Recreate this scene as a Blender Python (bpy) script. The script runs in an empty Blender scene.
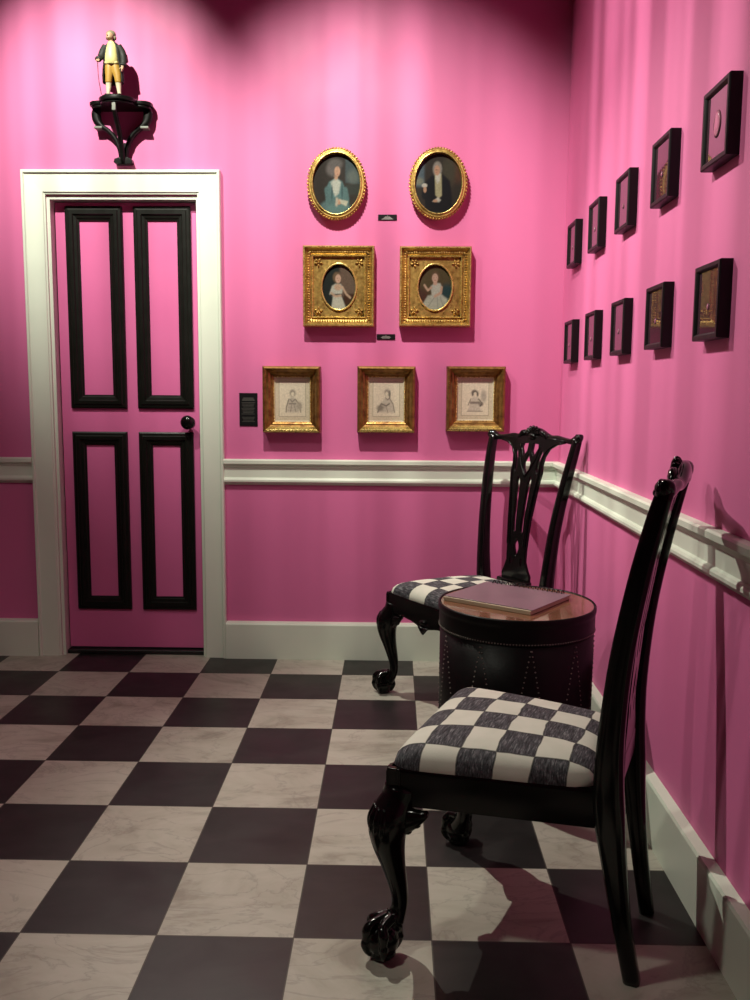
import bpy, bmesh, math, random
import numpy as np
from mathutils import Vector, Matrix, noise
random.seed(4)
rng = np.random.default_rng(3)
PI = math.pi
S = bpy.context.scene
COL = S.collection

# ------------------------------------------------------------------ camera
cam_d = bpy.data.cameras.new('camera'); cam = bpy.data.objects.new('camera', cam_d); COL.objects.link(cam)
_rx, _ry, _rz = -0.12106585, 0.006556249, -0.020575276
_f = Vector((math.sin(_rz)*math.cos(_rx), math.cos(_rz)*math.cos(_rx), math.sin(_rx)))
_r = Vector((math.cos(_rz), -math.sin(_rz), 0)); _u = _r.cross(_f)
_R = math.cos(_ry)*_r + math.sin(_ry)*_u; _U = -math.sin(_ry)*_r + math.cos(_ry)*_u
CAM = Vector((0.51595, -3.882245, 1.197307))
cam.matrix_world = Matrix(((_R.x, _U.x, -_f.x, CAM.x), (_R.y, _U.y, -_f.y, CAM.y), (_R.z, _U.z, -_f.z, CAM.z), (0, 0, 0, 1)))
cam_d.sensor_fit = 'VERTICAL'; cam_d.sensor_height = 36; cam_d.lens = 36*880.76/1000
cam_d.clip_start = .05
S.camera = cam

# ------------------------------------------------------------------ light and exposure
S.view_settings.view_transform = 'Standard'; S.view_settings.look = 'None'
S.view_settings.exposure = 0.0; S.view_settings.gamma = 1.0; S.view_settings.use_curve_mapping = False
world = bpy.data.worlds.new('world'); S.world = world; world.use_nodes = True
world.node_tree.nodes['Background'].inputs[0].default_value = (.5, .42, .42, 1)
world.node_tree.nodes['Background'].inputs[1].default_value = .05

def spot(name, loc, target, power, angle, blend=.6, radius=.02, color=(1, .985, .84), streak=0.0, seed=0.0, freq=9.0):
    """A track spotlight; 'streak' is the strength of a noise pattern put into its beam as upright bands, standing in for a ribbed lens."""
    d = bpy.data.lights.new(name, 'SPOT'); o = bpy.data.objects.new(name, d); COL.objects.link(o)
    o.location = loc
    o.rotation_euler = (Vector(target)-Vector(loc)).to_track_quat('-Z', 'Y').to_euler()
    d.energy = power; d.spot_size = math.radians(angle); d.spot_blend = blend; d.shadow_soft_size = radius; d.color = color
    if streak > 0:  # noise over azimuth paints the upright light bands into the beam
        d.use_nodes = True; nt = d.node_tree; em = nt.nodes['Emission']
        g = nt.nodes.new('ShaderNodeNewGeometry'); sx = nt.nodes.new('ShaderNodeSeparateXYZ')
        at = nt.nodes.new('ShaderNodeMath'); at.operation = 'ARCTAN2'
        nz = nt.nodes.new('ShaderNodeTexNoise'); nz.noise_dimensions = '1D'
        nz.inputs['Scale'].default_value = freq; nz.inputs['Detail'].default_value = 2
        ad = nt.nodes.new('ShaderNodeMath'); ad.operation = 'ADD'; ad.inputs[1].default_value = seed
        mr = nt.nodes.new('ShaderNodeMapRange')
        mr.inputs[1].default_value = .38; mr.inputs[2].default_value = .62
        mr.inputs[3].default_value = 1-streak; mr.inputs[4].default_value = 1+streak
        L = nt.links.new
        L(g.outputs['Incoming'], sx.inputs[0]); L(sx.outputs['X'], at.inputs[0]); L(sx.outputs['Y'], at.inputs[1])
        L(at.outputs[0], ad.inputs[0]); L(ad.outputs[0], nz.inputs['W']); L(nz.outputs[0], mr.inputs[0]); L(mr.outputs[0], em.inputs['Strength'])
    return o

spot('spot_statue', (-1.0, -1.55, 3.62), (-.72, 0, 2.17), 460, 43, 1.0, .012, streak=.14, seed=1, freq=7)
spot('spot_portraits', (.12, -1.60, 3.36), (.46, 0, 1.79), 330, 60, 1.0, .018, streak=.17, seed=3.4, freq=7)
spot('spot_chairs', (-.62, -.12, 3.35), (1.0, -1.35, .6), 290, 58, .7, .015)
spot('spot_right_wall', (-.9, -1.9, 3.5), (1.24, -1.10, 2.0), 300, 54, 1.0, .02, streak=.40, seed=7, freq=8)
spot('spot_room', (-1.1, -2.9, 3.5), (-.5, -1.8, .0), 115, 90, 1.0, .1)

# ------------------------------------------------------------------ materials
def lin(c):
    return tuple(((v/255)/12.92 if v/255 <= .04045 else ((v/255+.055)/1.055)**2.4) for v in c)+(1,)

class N:
    def __init__(s, name):
        s.m = bpy.data.materials.new(name); s.m.use_nodes = True; s.t = s.m.node_tree
        s.b = s.t.nodes['Principled BSDF']; s.out = s.t.nodes['Material Output']
    def n(s, typ, **k):
        x = s.t.nodes.new('ShaderNode'+typ)
        for a, v in k.items(): setattr(x, a, v)
        return x
    def l(s, a, b): s.t.links.new(a, b)
    def math(s, op, a, b=None, c=None):
        x = s.n('Math', operation=op)
        for i, v in enumerate((a, b, c)):
            if v is None: continue
            if hasattr(v, 'links') or hasattr(v, 'is_linked'): s.l(v, x.inputs[i])
            else: x.inputs[i].default_value = v
        return x.outputs[0]
    def mix(s, f, a, b):
        x = s.n('Mix', data_type='RGBA')
        for i, v in ((0, f), (6, a), (7, b)):
            if hasattr(v, 'is_linked'): s.l(v, x.inputs[i])
            else: x.inputs[i].default_value = v
        return x.outputs[2]
    def noise(s, scale, detail=3, vec=None, rough=.5, dist=0):
        x = s.n('TexNoise'); x.inputs['Scale'].default_value = scale; x.inputs['Detail'].default_value = detail
        x.inputs['Roughness'].default_value = rough; x.inputs['Distortion'].default_value = dist
        if vec is not None: s.l(vec, x.inputs['Vector'])
        return x.outputs[0]
    def coord(s, which='Object'): return s.n('TexCoord').outputs[which]
    def scaled(s, vec, sc):
        x = s.n('Mapping'); s.l(vec, x.inputs[0]); x.inputs['Scale'].default_value = sc; return x.outputs[0]
    def ramp(s, f, stops):
        x = s.n('ValToRGB'); s.l(f, x.inputs[0]); e = x.color_ramp.elements
        while len(e) < len(stops): e.new(.5)
        for i, (p, c) in enumerate(stops): e[i].position = p; e[i].color = c
        return x.outputs[0]
    def rng(s, f, a, b, c, d):
        x = s.n('MapRange'); s.l(f, x.inputs[0])
        for i, v in enumerate((a, b, c, d)): x.inputs[i+1].default_value = v
        return x.outputs[0]
    def bump(s, h, strength=.3, dist=.002):
        x = s.n('Bump'); x.inputs['Strength'].default_value = strength; x.inputs['Distance'].default_value = dist
        s.l(h, x.inputs['Height']); s.l(x.outputs[0], s.b.inputs['Normal'])
    def set(s, **k):
        for a, v in k.items():
            i = s.b.inputs[a.replace('_', ' ')]
            if hasattr(v, 'is_linked'): s.l(v, i)
            else: i.default_value = v
        return s

def plain(name, rgb, rough=.5, metal=0, coat=0, bump=0, bscale=200, vary=.08, vscale=25, spec=.5):
    a = N(name); c = a.coord(); nz = a.noise(vscale, 4, c)
    base = rgb if len(rgb) == 4 else rgb+(1,)
    dark = tuple(v*(1-vary) for v in base[:3])+(1,); lite = tuple(min(1, v*(1+vary)) for v in base[:3])+(1,)
    a.set(Base_Color=a.mix(nz, dark, lite), Metallic=metal, Roughness=a.rng(nz, .3, .7, rough*.88, min(1, rough*1.12)), Coat_Weight=coat)
    a.b.inputs['Specular IOR Level'].default_value = spec
    if bump: a.bump(a.noise(bscale, 3, c), bump, .001)
    return a.m

PINK = (.66, .155, .35)
M = {}
M['wall'] = plain('pink wall paint', PINK, .55, bump=.12, bscale=260, vary=.03, vscale=3, spec=.35)
M['door_pink'] = plain('pink door paint', (.66, .145, .345), .42, vary=.03, vscale=5, spec=.45)
M['ceil'] = plain('dark ceiling paint', (.05, .035, .04), .8)
M['white'] = plain('off white trim paint', (.70, .76, .65), .42, vary=.03, vscale=8)
M['black_door'] = plain('black moulding paint', (.005, .0055, .004), .38, vary=.15, spec=.28)
M['ebony'] = plain('black lacquered wood', (.004, .0036, .0036), .15, coat=.0, spec=.3, vary=.3, vscale=30, bump=.04, bscale=60)
M['leather'] = plain('black drum leather', (.004, .0032, .0036), .42, vary=.35, vscale=14, bump=.35, bscale=140, spec=.16)
M['stud'] = plain('dull nailhead metal', (.22, .19, .17), .42, metal=.7)
M['copper'] = plain('glossy copper brown table top', (.26, .12, .065), .14, metal=.25, coat=.5, vary=.4, vscale=18)
M['threshold'] = plain('black threshold', (.01, .009, .009), .4)
M['frame_black'] = plain('black shadow box frame', (.006, .005, .006), .45, vary=.2, spec=.22)
M['sign'] = plain('black label card', (.006, .005, .006), .6, spec=.15)
M['ink'] = plain('pale label print', (.36, .34, .32), .6)
M['mauve'] = plain('mauve cover card', (.235, .15, .185), .32, vary=.05, vscale=9)
M['paper'] = plain('cream page edges', (.50, .43, .30), .7, bump=.3, bscale=400)
M['wire'] = plain('black binding wire', (.01, .01, .01), .3, metal=.6)
M['bracket'] = plain('black bracket wood', (.004, .004, .0035), .35, vary=.2, spec=.25)
M['bracket_edge'] = plain('worn grey bracket edge', (.16, .17, .14), .45, vary=.2)

def gold(name, c1, c2, rough=.34):
    a = N(name); c = a.coord(); nz = a.noise(35, 5, c, .6)
    a.set(Base_Color=a.ramp(nz, [(.3, c1+(1,)), (.62, c2+(1,))]), Metallic=.75, Roughness=a.rng(a.noise(90, 3, c), .3, .7, rough*.75, rough*1.4))
    a.bump(a.noise(180, 3, c), .25, .0008)
    return a.m
M['gold'] = gold('worn gilding', (.25, .135, .032), (.58, .38, .11))
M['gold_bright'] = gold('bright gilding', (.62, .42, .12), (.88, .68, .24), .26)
M['gold_brown'] = gold('brown stained gilding', (.12, .048, .016), (.32, .17, .048), .36)

def floor_mat():
    a = N('black and white checker tile'); c = a.coord()
    sx = a.n('SeparateXYZ'); a.l(c, sx.inputs[0]); T = .305
    u = a.math('DIVIDE', sx.outputs[0], T); v = a.math('DIVIDE', a.math('ADD', sx.outputs[1], .2403), T)
    fu = a.math('FLOOR', u); fv = a.math('FLOOR', v)
    odd = a.math('PINGPONG', a.math('ADD', fu, fv), 1.0)
    cell = a.n('CombineXYZ'); a.l(fu, cell.inputs[0]); a.l(fv, cell.inputs[1])
    wn = a.n('TexWhiteNoise', noise_dimensions='3D'); a.l(cell.outputs[0], wn.inputs[0])
    off = a.n('VectorMath', operation='SCALE'); a.l(wn.outputs['Color'], off.inputs[0]); off.inputs['Scale'].default_value = 9
    vec = a.n('VectorMath', operation='ADD'); a.l(c, vec.inputs[0]); a.l(off.outputs[0], vec.inputs[1])
    vs = a.scaled(vec.outputs[0], (1.0, 1.7, 1))
    n1 = a.noise(3.0, 5, vs, .62, 1.3)
    base = a.ramp(n1, [(.30, (.30, .275, .225, 1)), (.46, (.45, .43, .36, 1)), (.6, (.50, .48, .41, 1)), (.8, (.42, .39, .32, 1))])
    vn = a.noise(2.6, 6, vs, .6, 2.2)
    vein = a.math('ABSOLUTE', a.math('SUBTRACT', vn, .5))
    base = a.mix(a.rng(vein, 0, .025, .38, 0), base, (.22, .20, .18, 1))
    tint = a.rng(wn.outputs['Value'], 0, 1, .86, 1.05)
    sc = a.n('VectorMath', operation='SCALE'); a.l(base, sc.inputs[0]); a.l(tint, sc.inputs['Scale'])
    n2 = a.noise(6, 4, vs, .6, .6)
    dark = a.ramp(n2, [(.3, (.013, .012, .012, 1)), (.7, (.027, .024, .024, 1))])
    col = a.mix(odd, sc.outputs[0], dark)
    def edge(w):
        fr = a.math('FRACT', w); return a.math('MINIMUM', fr, a.math('SUBTRACT', 1.0, fr))
    e = a.math('MINIMUM', edge(u), edge(v))
    g = a.math('LESS_THAN', e, .0048)
    col = a.mix(g, col, (.085, .075, .065, 1))
    rough = a.math('ADD', a.rng(a.noise(5, 4, c), .3, .7, .30, .46), a.math('MULTIPLY', g, .3))
    a.set(Base_Color=col, Roughness=rough)
    a.b.inputs['Specular IOR Level'].default_value = .32
    h = a.math('SUBTRACT', a.math('MULTIPLY', a.noise(60, 3, c), .15), g)
    a.bump(h, .25, .001)
    return a.m
M['floor'] = floor_mat()

def seat_mat():
    a = N('hand painted check seat cloth'); c = a.coord()
    nz = a.n('TexNoise'); nz.inputs['Scale'].default_value = 9; nz.inputs['Detail'].default_value = 2; a.l(c, nz.inputs['Vector'])
    sb = a.n('VectorMath', operation='SUBTRACT'); a.l(nz.outputs['Color'], sb.inputs[0]); sb.inputs[1].default_value = (.5, .5, .5)
    ms = a.n('VectorMath', operation='SCALE'); a.l(sb.outputs[0], ms.inputs[0]); ms.inputs['Scale'].default_value = .022
    ad = a.n('VectorMath', operation='ADD'); a.l(c, ad.inputs[0]); a.l(ms.outputs[0], ad.inputs[1])
    sx = a.n('SeparateXYZ'); a.l(ad.outputs[0], sx.inputs[0])
    u = a.math('DIVIDE', a.math('SUBTRACT', sx.outputs[0], .012), .074); v = a.math('DIVIDE', a.math('DIVIDE', sx.outputs[1], a.math('MULTIPLY_ADD', sx.outputs[0], .81, .99)), .088)
    odd = a.math('PINGPONG', a.math('ADD', a.math('ADD', a.math('FLOOR', u), a.math('FLOOR', v)), 1.0), 1.0)
    st = a.noise(28, 4, a.scaled(c, (9, 1.2, 3)), .7)
    dark = a.ramp(st, [(.34, (.014, .014, .017, 1)), (.54, (.075, .075, .085, 1)), (.72, (.26, .26, .27, 1))])
    lt = a.ramp(a.noise(14, 3, c), [(.3, (.60, .61, .52, 1)), (.7, (.68, .69, .60, 1))])
    def edge(w):
        fr = a.math('FRACT', w); return a.math('MINIMUM', fr, a.math('SUBTRACT', 1.0, fr))
    e = a.math('MINIMUM', edge(u), edge(v))
    line = a.math('LESS_THAN', e, .022)
    col = a.mix(a.math('MULTIPLY', line, .75), a.mix(odd, lt, dark), (.02, .02, .022, 1))
    a.set(Base_Color=col, Roughness=.8)
    a.b.inputs['Specular IOR Level'].default_value = .25
    a.bump(a.noise(300, 2, c), .3, .001)
    return a.m
M['seat'] = seat_mat()

def glass_mat():
    a = N('picture glass over dark card'); c = a.coord()
    a.set(Base_Color=a.mix(a.noise(8, 3, c), (.045, .02, .03, 1), (.06, .028, .04, 1)), Roughness=.025, IOR=2.1)
    a.b.inputs['Specular IOR Level'].default_value = .5
    return a.m
M['glass'] = glass_mat()

def canvas_mat(name, rough=.35, spec=.4, gain=1.0):
    a = N(name); v = a.n('VertexColor', layer_name='paint'); c = a.coord()
    nz = a.noise(160, 3, c)
    k = a.n('VectorMath', operation='SCALE'); a.l(v.outputs[0], k.inputs[0]); a.l(a.rng(nz, .3, .7, .9*gain, 1.1*gain), k.inputs['Scale'])
    a.set(Base_Color=k.outputs[0], Roughness=rough)
    a.b.inputs['Specular IOR Level'].default_value = spec
    return a.m
M['oil'] = canvas_mat('oil paint on canvas', .6, .12, .62)
M['engraving'] = canvas_mat('ink on cream paper', .7, .2)

# ------------------------------------------------------------------ mesh helpers
def new_obj(name, bm, mat, parent=None, smooth=False, loc=None, rot=None):
    me = bpy.data.meshes.new(name); bmesh.ops.recalc_face_normals(bm, faces=bm.faces); bm.to_mesh(me); bm.free()
    me.materials.append(mat)
    if smooth:
        for p in me.polygons: p.use_smooth = True
    o = bpy.data.objects.new(name, me); COL.objects.link(o)
    if parent is not None: o.parent = parent
    if loc: o.location = loc
    if rot: o.rotation_euler = rot
    return o
def empty(name, loc=(0, 0, 0), rz=0, label=None, cat=None, group=None, kind=None):
    o = bpy.data.objects.new(name, None); COL.objects.link(o); o.location = loc; o.rotation_euler = (0, 0, rz); o.empty_display_size = .1
    tag(o, label, cat, group, kind); return o
def tag(o, label=None, cat=None, group=None, kind=None):
    if label: o['label'] = label
    if cat: o['category'] = cat
    if group: o['group'] = group
    if kind: o['kind'] = kind
    return o
def bevel(o, w=.003, seg=2, ang=35):
    m = o.modifiers.new('bevel', 'BEVEL'); m.width = w; m.segments = seg; m.limit_method = 'ANGLE'; m.angle_limit = math.radians(ang)
    for p in o.data.polygons: p.use_smooth = True
    w_ = o.modifiers.new('wn', 'WEIGHTED_NORMAL'); w_.keep_sharp = True
    return o
def subsurf(o, lv=1):
    m = o.modifiers.new('sub', 'SUBSURF'); m.levels = lv; m.render_levels = lv
    for p in o.data.polygons: p.use_smooth = True
    return o
def remesh(o, vox, smooth=3):
    m = o.modifiers.new('remesh', 'REMESH'); m.mode = 'VOXEL'; m.voxel_size = vox; m.use_smooth_shade = True
    if smooth:
        s = o.modifiers.new('smooth', 'SMOOTH'); s.factor = .5; s.iterations = smooth
    return o
def box(bm, x0, x1, y0, y1, z0, z1):
    r = bmesh.ops.create_cube(bm, size=1)
    for v in r['verts']:
        v.co = Vector((x0+(v.co.x+.5)*(x1-x0), y0+(v.co.y+.5)*(y1-y0), z0+(v.co.z+.5)*(z1-z0)))
    return r['verts']
def lathe(bm, prof, seg=48, center=(0, 0, 0), axis='z', sx=1, sy=1):
    rings = []
    for r, z in prof:
        ring = []
        for i in range(seg):
            a = 2*PI*i/seg; p = Vector((r*math.cos(a)*sx, r*math.sin(a)*sy, z))
            if axis == 'y': p = Vector((p.x, -p.z, p.y))
            ring.append(bm.verts.new(p+Vector(center)))
        rings.append(ring)
    for a, b in zip(rings, rings[1:]):
        for i in range(seg): bm.faces.new((a[i], a[(i+1) % seg], b[(i+1) % seg], b[i]))
    bm.faces.new(rings[0]); bm.faces.new(list(reversed(rings[-1])))
def catmull(pts, n=6):
    P = [np.array(p, float) for p in pts]; P = [2*P[0]-P[1]]+P+[2*P[-1]-P[-2]]; out = []
    for i in range(1, len(P)-2):
        for k in range(n):
            t = k/n; a, b, c, d = P[i-1:i+3]
            out.append(.5*((2*b)+(-a+c)*t+(2*a-5*b+4*c-d)*t*t+(-a+3*b-3*c+d)*t**3))
    out.append(P[-2]); return out
def loft(bm, pts, seg=12, n=5, power=2.0, up=(0, 1, 0)):
    """pts: (x, y, z, ra, rb); ra along the 'up'-derived side axis, rb across it. power>2 squares the section."""
    Q = catmull(pts, n) if n > 1 else [np.array(p, float) for p in pts]
    rings = []
    for i, q in enumerate(Q):
        t = Vector((Q[min(i+1, len(Q)-1)]-Q[max(i-1, 0)])[:3]).normalized()
        u = Vector(up); u = (u-t*u.dot(t)).normalized(); w = t.cross(u)
        ring = []
        for k in range(seg):
            a = 2*PI*(k+.5)/seg; ca, sa = math.cos(a), math.sin(a)
            r = (abs(ca)**power+abs(sa)**power)**(-1/power)
            ring.append(bm.verts.new(Vector(q[:3])+u*(ca*r*max(q[3], 1e-4))+w*(sa*r*max(q[4], 1e-4))))
        rings.append(ring)
    for a, b in zip(rings, rings[1:]):
        for i in range(seg): bm.faces.new((a[i], a[(i+1) % seg], b[(i+1) % seg], b[i]))
    bm.faces.new(rings[0]); bm.faces.new(list(reversed(rings[-1])))
def tube(bm, pts, seg=10, n=5, up=(0, 1, 0)):
    loft(bm, [(p[0], p[1], p[2], p[3], p[3]) for p in pts], seg, n, 2.0, up)
def ball(bm, c, r, seg=16, sc=(1, 1, 1), rot=None):
    c = Vector(c); nv = max(5, seg*2//3); T = (rot or Matrix.Identity(3)) @ Matrix.Diagonal((r*sc[0], r*sc[1], r*sc[2]))
    V = lambda x, y, z: bm.verts.new(c+T @ Vector((x, y, z)))
    top, bot = V(0, 0, 1), V(0, 0, -1)
    R_ = [[V(math.sin(PI*i/nv)*math.cos(2*PI*k/seg), math.sin(PI*i/nv)*math.sin(2*PI*k/seg), math.cos(PI*i/nv)) for k in range(seg)] for i in range(1, nv)]
    for k in range(seg):
        j = (k+1) % seg; bm.faces.new((top, R_[0][k], R_[0][j])); bm.faces.new((bot, R_[-1][j], R_[-1][k]))
        for a_, b_ in zip(R_, R_[1:]): bm.faces.new((a_[k], b_[k], b_[j], a_[j]))
def prism(bm, poly, z0, z1, mapf=lambda x, y, z: (x, y, z)):
    a = [bm.verts.new(mapf(x, y, z0)) for x, y in poly]; b = [bm.verts.new(mapf(x, y, z1)) for x, y in poly]
    n = len(poly)
    for i in range(n): bm.faces.new((a[i], a[(i+1) % n], b[(i+1) % n], b[i]))
    bm.faces.new(list(reversed(a))); bm.faces.new(b)
def sweep(bm, prof, path_pts):
    """prof points (d, h); path_pts: list of functions (d, h) -> xyz, closed profile, open path"""
    rings = [[bm.verts.new(f(d, h)) for d, h in prof] for f in path_pts]
    n = len(prof)
    for a, b in zip(rings, rings[1:]):
        for i in range(n): bm.faces.new((a[i], a[(i+1) % n], b[(i+1) % n], b[i]))
    bm.faces.new(rings[0]); bm.faces.new(list(reversed(rings[-1])))

# ------------------------------------------------------------------ the room
XR, XL, YF, H = 1.241, -3.2, -6.2, 3.7
DX0, DX1, DZ = -.985, -.325, 2.028
bm = bmesh.new(); box(bm, XL-.1, XR+.1, YF-.1, .2, -.1, 0)
tag(new_obj('floor', bm, M['floor']), kind='structure')
bm = bmesh.new(); box(bm, XL-.1, XR+.1, YF-.1, .2, H, H+.1)
tag(new_obj('ceiling', bm, M['ceil']), kind='structure')
bm = bmesh.new(); prism(bm, [(XL-.1, 0), (DX0, 0), (DX0, DZ), (DX1, DZ), (DX1, 0), (XR+.1, 0), (XR+.1, H), (XL-.1, H)], 0, .12, lambda x, y, z: (x, z, y))
tag(new_obj('wall_back', bm, M['wall']), kind='structure')
bm = bmesh.new(); box(bm, XR, XR+.12, YF, 0, 0, H); tag(new_obj('wall_right', bm, M['wall']), kind='structure')
bm = bmesh.new(); box(bm, XL-.12, XL, YF, 0, 0, H); tag(new_obj('wall_left', bm, M['wall']), kind='structure')
bm = bmesh.new(); box(bm, XL-.1, XR+.1, YF-.12, YF, 0, H); tag(new_obj('wall_front', bm, M['wall']), kind='structure')

CX0, CX1 = -1.085, -.232                                   # outer edges of the door casing
RAIL = [(0, .903), (.026, .903), (.031, .898), (.031, .884), (.028, .880), (.022, .878), (.018, .868), (.013, .865), (.013, .822),
        (.020, .818), (.024, .812), (.024, .804), (.019, .799), (.010, .795), (.008, .789), (0, .789)]
BASE = [(0, 0), (.030, 0), (.030, .158), (.026, .165), (0, .168)]
def run_back(name, prof, x0, x1, mitre_right):
    bm = bmesh.new()
    sweep(bm, prof, [lambda d, h: (x0, -d, h), lambda d, h: (x1-(d if mitre_right else 0), -d, h)])
    return tag(new_obj(name, bm, M['white']), kind='structure')
def run_right(name, prof):
    bm = bmesh.new()
    sweep(bm, prof, [lambda d, h: (XR-d, -d, h), lambda d, h: (XR-d, YF, h)])
    return tag(new_obj(name, bm, M['white']), kind='structure')
run_back('trim_1', RAIL, XL, CX0, False); run_back('trim_2', RAIL, CX1, XR, True); run_right('trim_3', RAIL)
run_back('baseboard_back', BASE, CX1, XR, True); run_back('baseboard_left', BASE, XL, CX0, False); run_right('baseboard_right', BASE)

# door
door = empty('door_1', (0, 0, 0), kind='structure')
bm = bmesh.new()
CP = [(0, 0), (0, .022), (.003, .027), (.011, .027), (.014, .021), (.018, .019), (.090, .017), (.093, .013), (.099, .011), (.099, 0)]
# (inset from the outer edge, projection)
def cas(d, h, c):
    return [(CX0+d, -h, 0), (CX0+d, -h, 2.132-d), (CX1-d, -h, 2.132-d), (CX1-d, -h, 0)][c]
sweep(bm, CP, [lambda d, h, c=c: cas(d, h, c) for c in range(4)])
new_obj('door_casing', bm, M['white'], door)
bm = bmesh.new()
box(bm, DX0, DX0+.014, .0, .12, 0, DZ); box(bm, DX1-.014, DX1, .0, .12, 0, DZ); box(bm, DX0+.014, DX1-.014, .0, .12, DZ-.014, DZ)
new_obj('door_jamb', bm, M['white'], door)
bm = bmesh.new(); box(bm, DX0+.018, DX1-.018, .045, .085, .026, DZ-.018)
bevel(new_obj('door_leaf', bm, M['door_pink'], door), .002)
bm = bmesh.new(); box(bm, DX0+.014, DX1-.014, .015, .10, 0.0, .02)
bevel(new_obj('threshold', bm, M['threshold'], door), .004)
def rect_frame(bm, w, h, prof, y0=0):
    """mitred frame centred at the origin in the xz plane; prof (inset, projection) closed loop, projecting to -y"""
    rings = []
    for sx, sz in ((-1, -1), (1, -1), (1, 1), (-1, 1)):
        rings.append([bm.verts.new((sx*(w/2-i), y0-d, sz*(h/2-i))) for i, d in prof])
    n = len(prof)
    for k in range(4):
        a, b = rings[k], rings[(k+1) % 4]
        for i in range(n): bm.faces.new((a[i], a[(i+1) % n], b[(i+1) % n], b[i]))
MP = [(0, 0), (0, .010), (.006, .014), (.016, .015), (.020, .019), (.034, .019), (.038, .013), (.050, .011), (.054, .007), (.060, .006), (.060, 0)]
for x0, x1, z0, z1 in ((-.921, -.672, 1.121, 1.993), (-.622, -.373, 1.121, 1.993), (-.921, -.675, .207, 1.017), (-.622, -.378, .207, 1.017)):
    bm = bmesh.new(); rect_frame(bm, x1-x0, z1-z0, MP)
    o = new_obj('panel_moulding', bm, M['black_door'], door, loc=((x0+x1)/2, .045, (z0+z1)/2))
bm = bmesh.new()
lathe(bm, [(.001, 0), (.024, 0), (.024, .004), (.012, .008), (.010, .022), (.020, .030), (.030, .040), (.031, .048), (.026, .058), (.014, .064), (.001, .066)], 32, axis='y')
o = new_obj('door_knob', bm, M['ebony'], door, True, loc=(-.394, .045, 1.062))

# ------------------------------------------------------------------ paintings
def smooth(e0, e1, x): t = np.clip((x-e0)/(e1-e0), 0, 1); return t*t*(3-2*t)
def paint_mesh(name, parent, w, h, layers, mat, y, oval=False, nx=56, ny=72, bg=(.03, .025, .02), grad=None, seed=0):
    """flat canvas; coordinates of the layers run -1..1 both ways"""
    vs, cols = [], []
    us = np.linspace(-1, 1, nx+1); vv = np.linspace(-1, 1, ny+1)
    U, V = np.meshgrid(us, vv)
    X, Z = U.copy(), V.copy()
    if oval:                                     # square-to-disc mapping
        X = U*np.sqrt(1-V*V/2); Z = V*np.sqrt(1-U*U/2)
    C = np.zeros(X.shape+(3,)); C[:] = bg
    if grad is not None:
        for c in range(3): C[..., c] = grad[0][c]+(grad[1][c]-grad[0][c])*(Z+1)/2
    r = np.random.default_rng(seed)
    for L in layers:
        k = L[0]
        if k == 'e':
            _, cx, cz, rx, rz, col, soft = L[:7]; rot = L[7] if len(L) > 7 else 0
            dx, dz = X-cx, Z-cz; ca, sa = math.cos(rot), math.sin(rot)
            q = np.sqrt(((dx*ca+dz*sa)/rx)**2+((-dx*sa+dz*ca)/rz)**2)
            m = 1-smooth(1-soft, 1+soft, q)
        elif k == 'p':
            _, pts, col, soft = L
            m = np.zeros(X.shape); inside = np.zeros(X.shape, bool); dist = np.full(X.shape, 9.)
            for (x1, z1), (x2, z2) in zip(pts, pts[1:]+pts[:1]):
                cond = ((z1 > Z) != (z2 > Z)) & (X < (x2-x1)*(Z-z1)/((z2-z1) if z2 != z1 else 1e-9)+x1); inside ^= cond
                L2 = (x2-x1)**2+(z2-z1)**2+1e-9; t = np.clip(((X-x1)*(x2-x1)+(Z-z1)*(z2-z1))/L2, 0, 1)
                dist = np.minimum(dist, np.hypot(X-x1-t*(x2-x1), Z-z1-t*(z2-z1)))
            sd = np.where(inside, dist, -dist); m = smooth(-soft, soft, sd)
        elif k == 'l':
            _, pts, wd, col, soft = L; dist = np.full(X.shape, 9.)
            for (x1, z1), (x2, z2) in zip(pts, pts[1:]):
                L2 = (x2-x1)**2+(z2-z1)**2+1e-9; t = np.clip(((X-x1)*(x2-x1)+(Z-z1)*(z2-z1))/L2, 0, 1)
                dist = np.minimum(dist, np.hypot(X-x1-t*(x2-x1), Z-z1-t*(z2-z1)))
            m = 1-smooth(wd-soft, wd+soft, dist)
        a = L[-1] if isinstance(L[-1], dict) else {}
        C = C*(1-m[..., None])+np.array(col)*m[..., None]
    C *= (1+.06*r.standard_normal(X.shape))[..., None]
    bm = bmesh.new(); lay = bm.verts.layers.float_color.new('paint'); grid = [[bm.verts.new((X[j, i]*w/2, y, Z[j, i]*h/2)) for i in range(nx+1)] for j in range(ny+1)]
    for j in range(ny+1):
        for i in range(nx+1): grid[j][i][lay] = tuple(np.clip(C[j, i], 0, 1))+(1,)
    for j in range(ny):
        for i in range(nx): bm.faces.new((grid[j][i], grid[j][i+1], grid[j+1][i+1], grid[j+1][i]))
    o = new_obj(name, bm, mat, parent)
    sd = o.modifiers.new('thickness', 'SOLIDIFY'); sd.thickness = .003; sd.offset = 0
    return o
SKIN = (.42, .25, .16)
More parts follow.
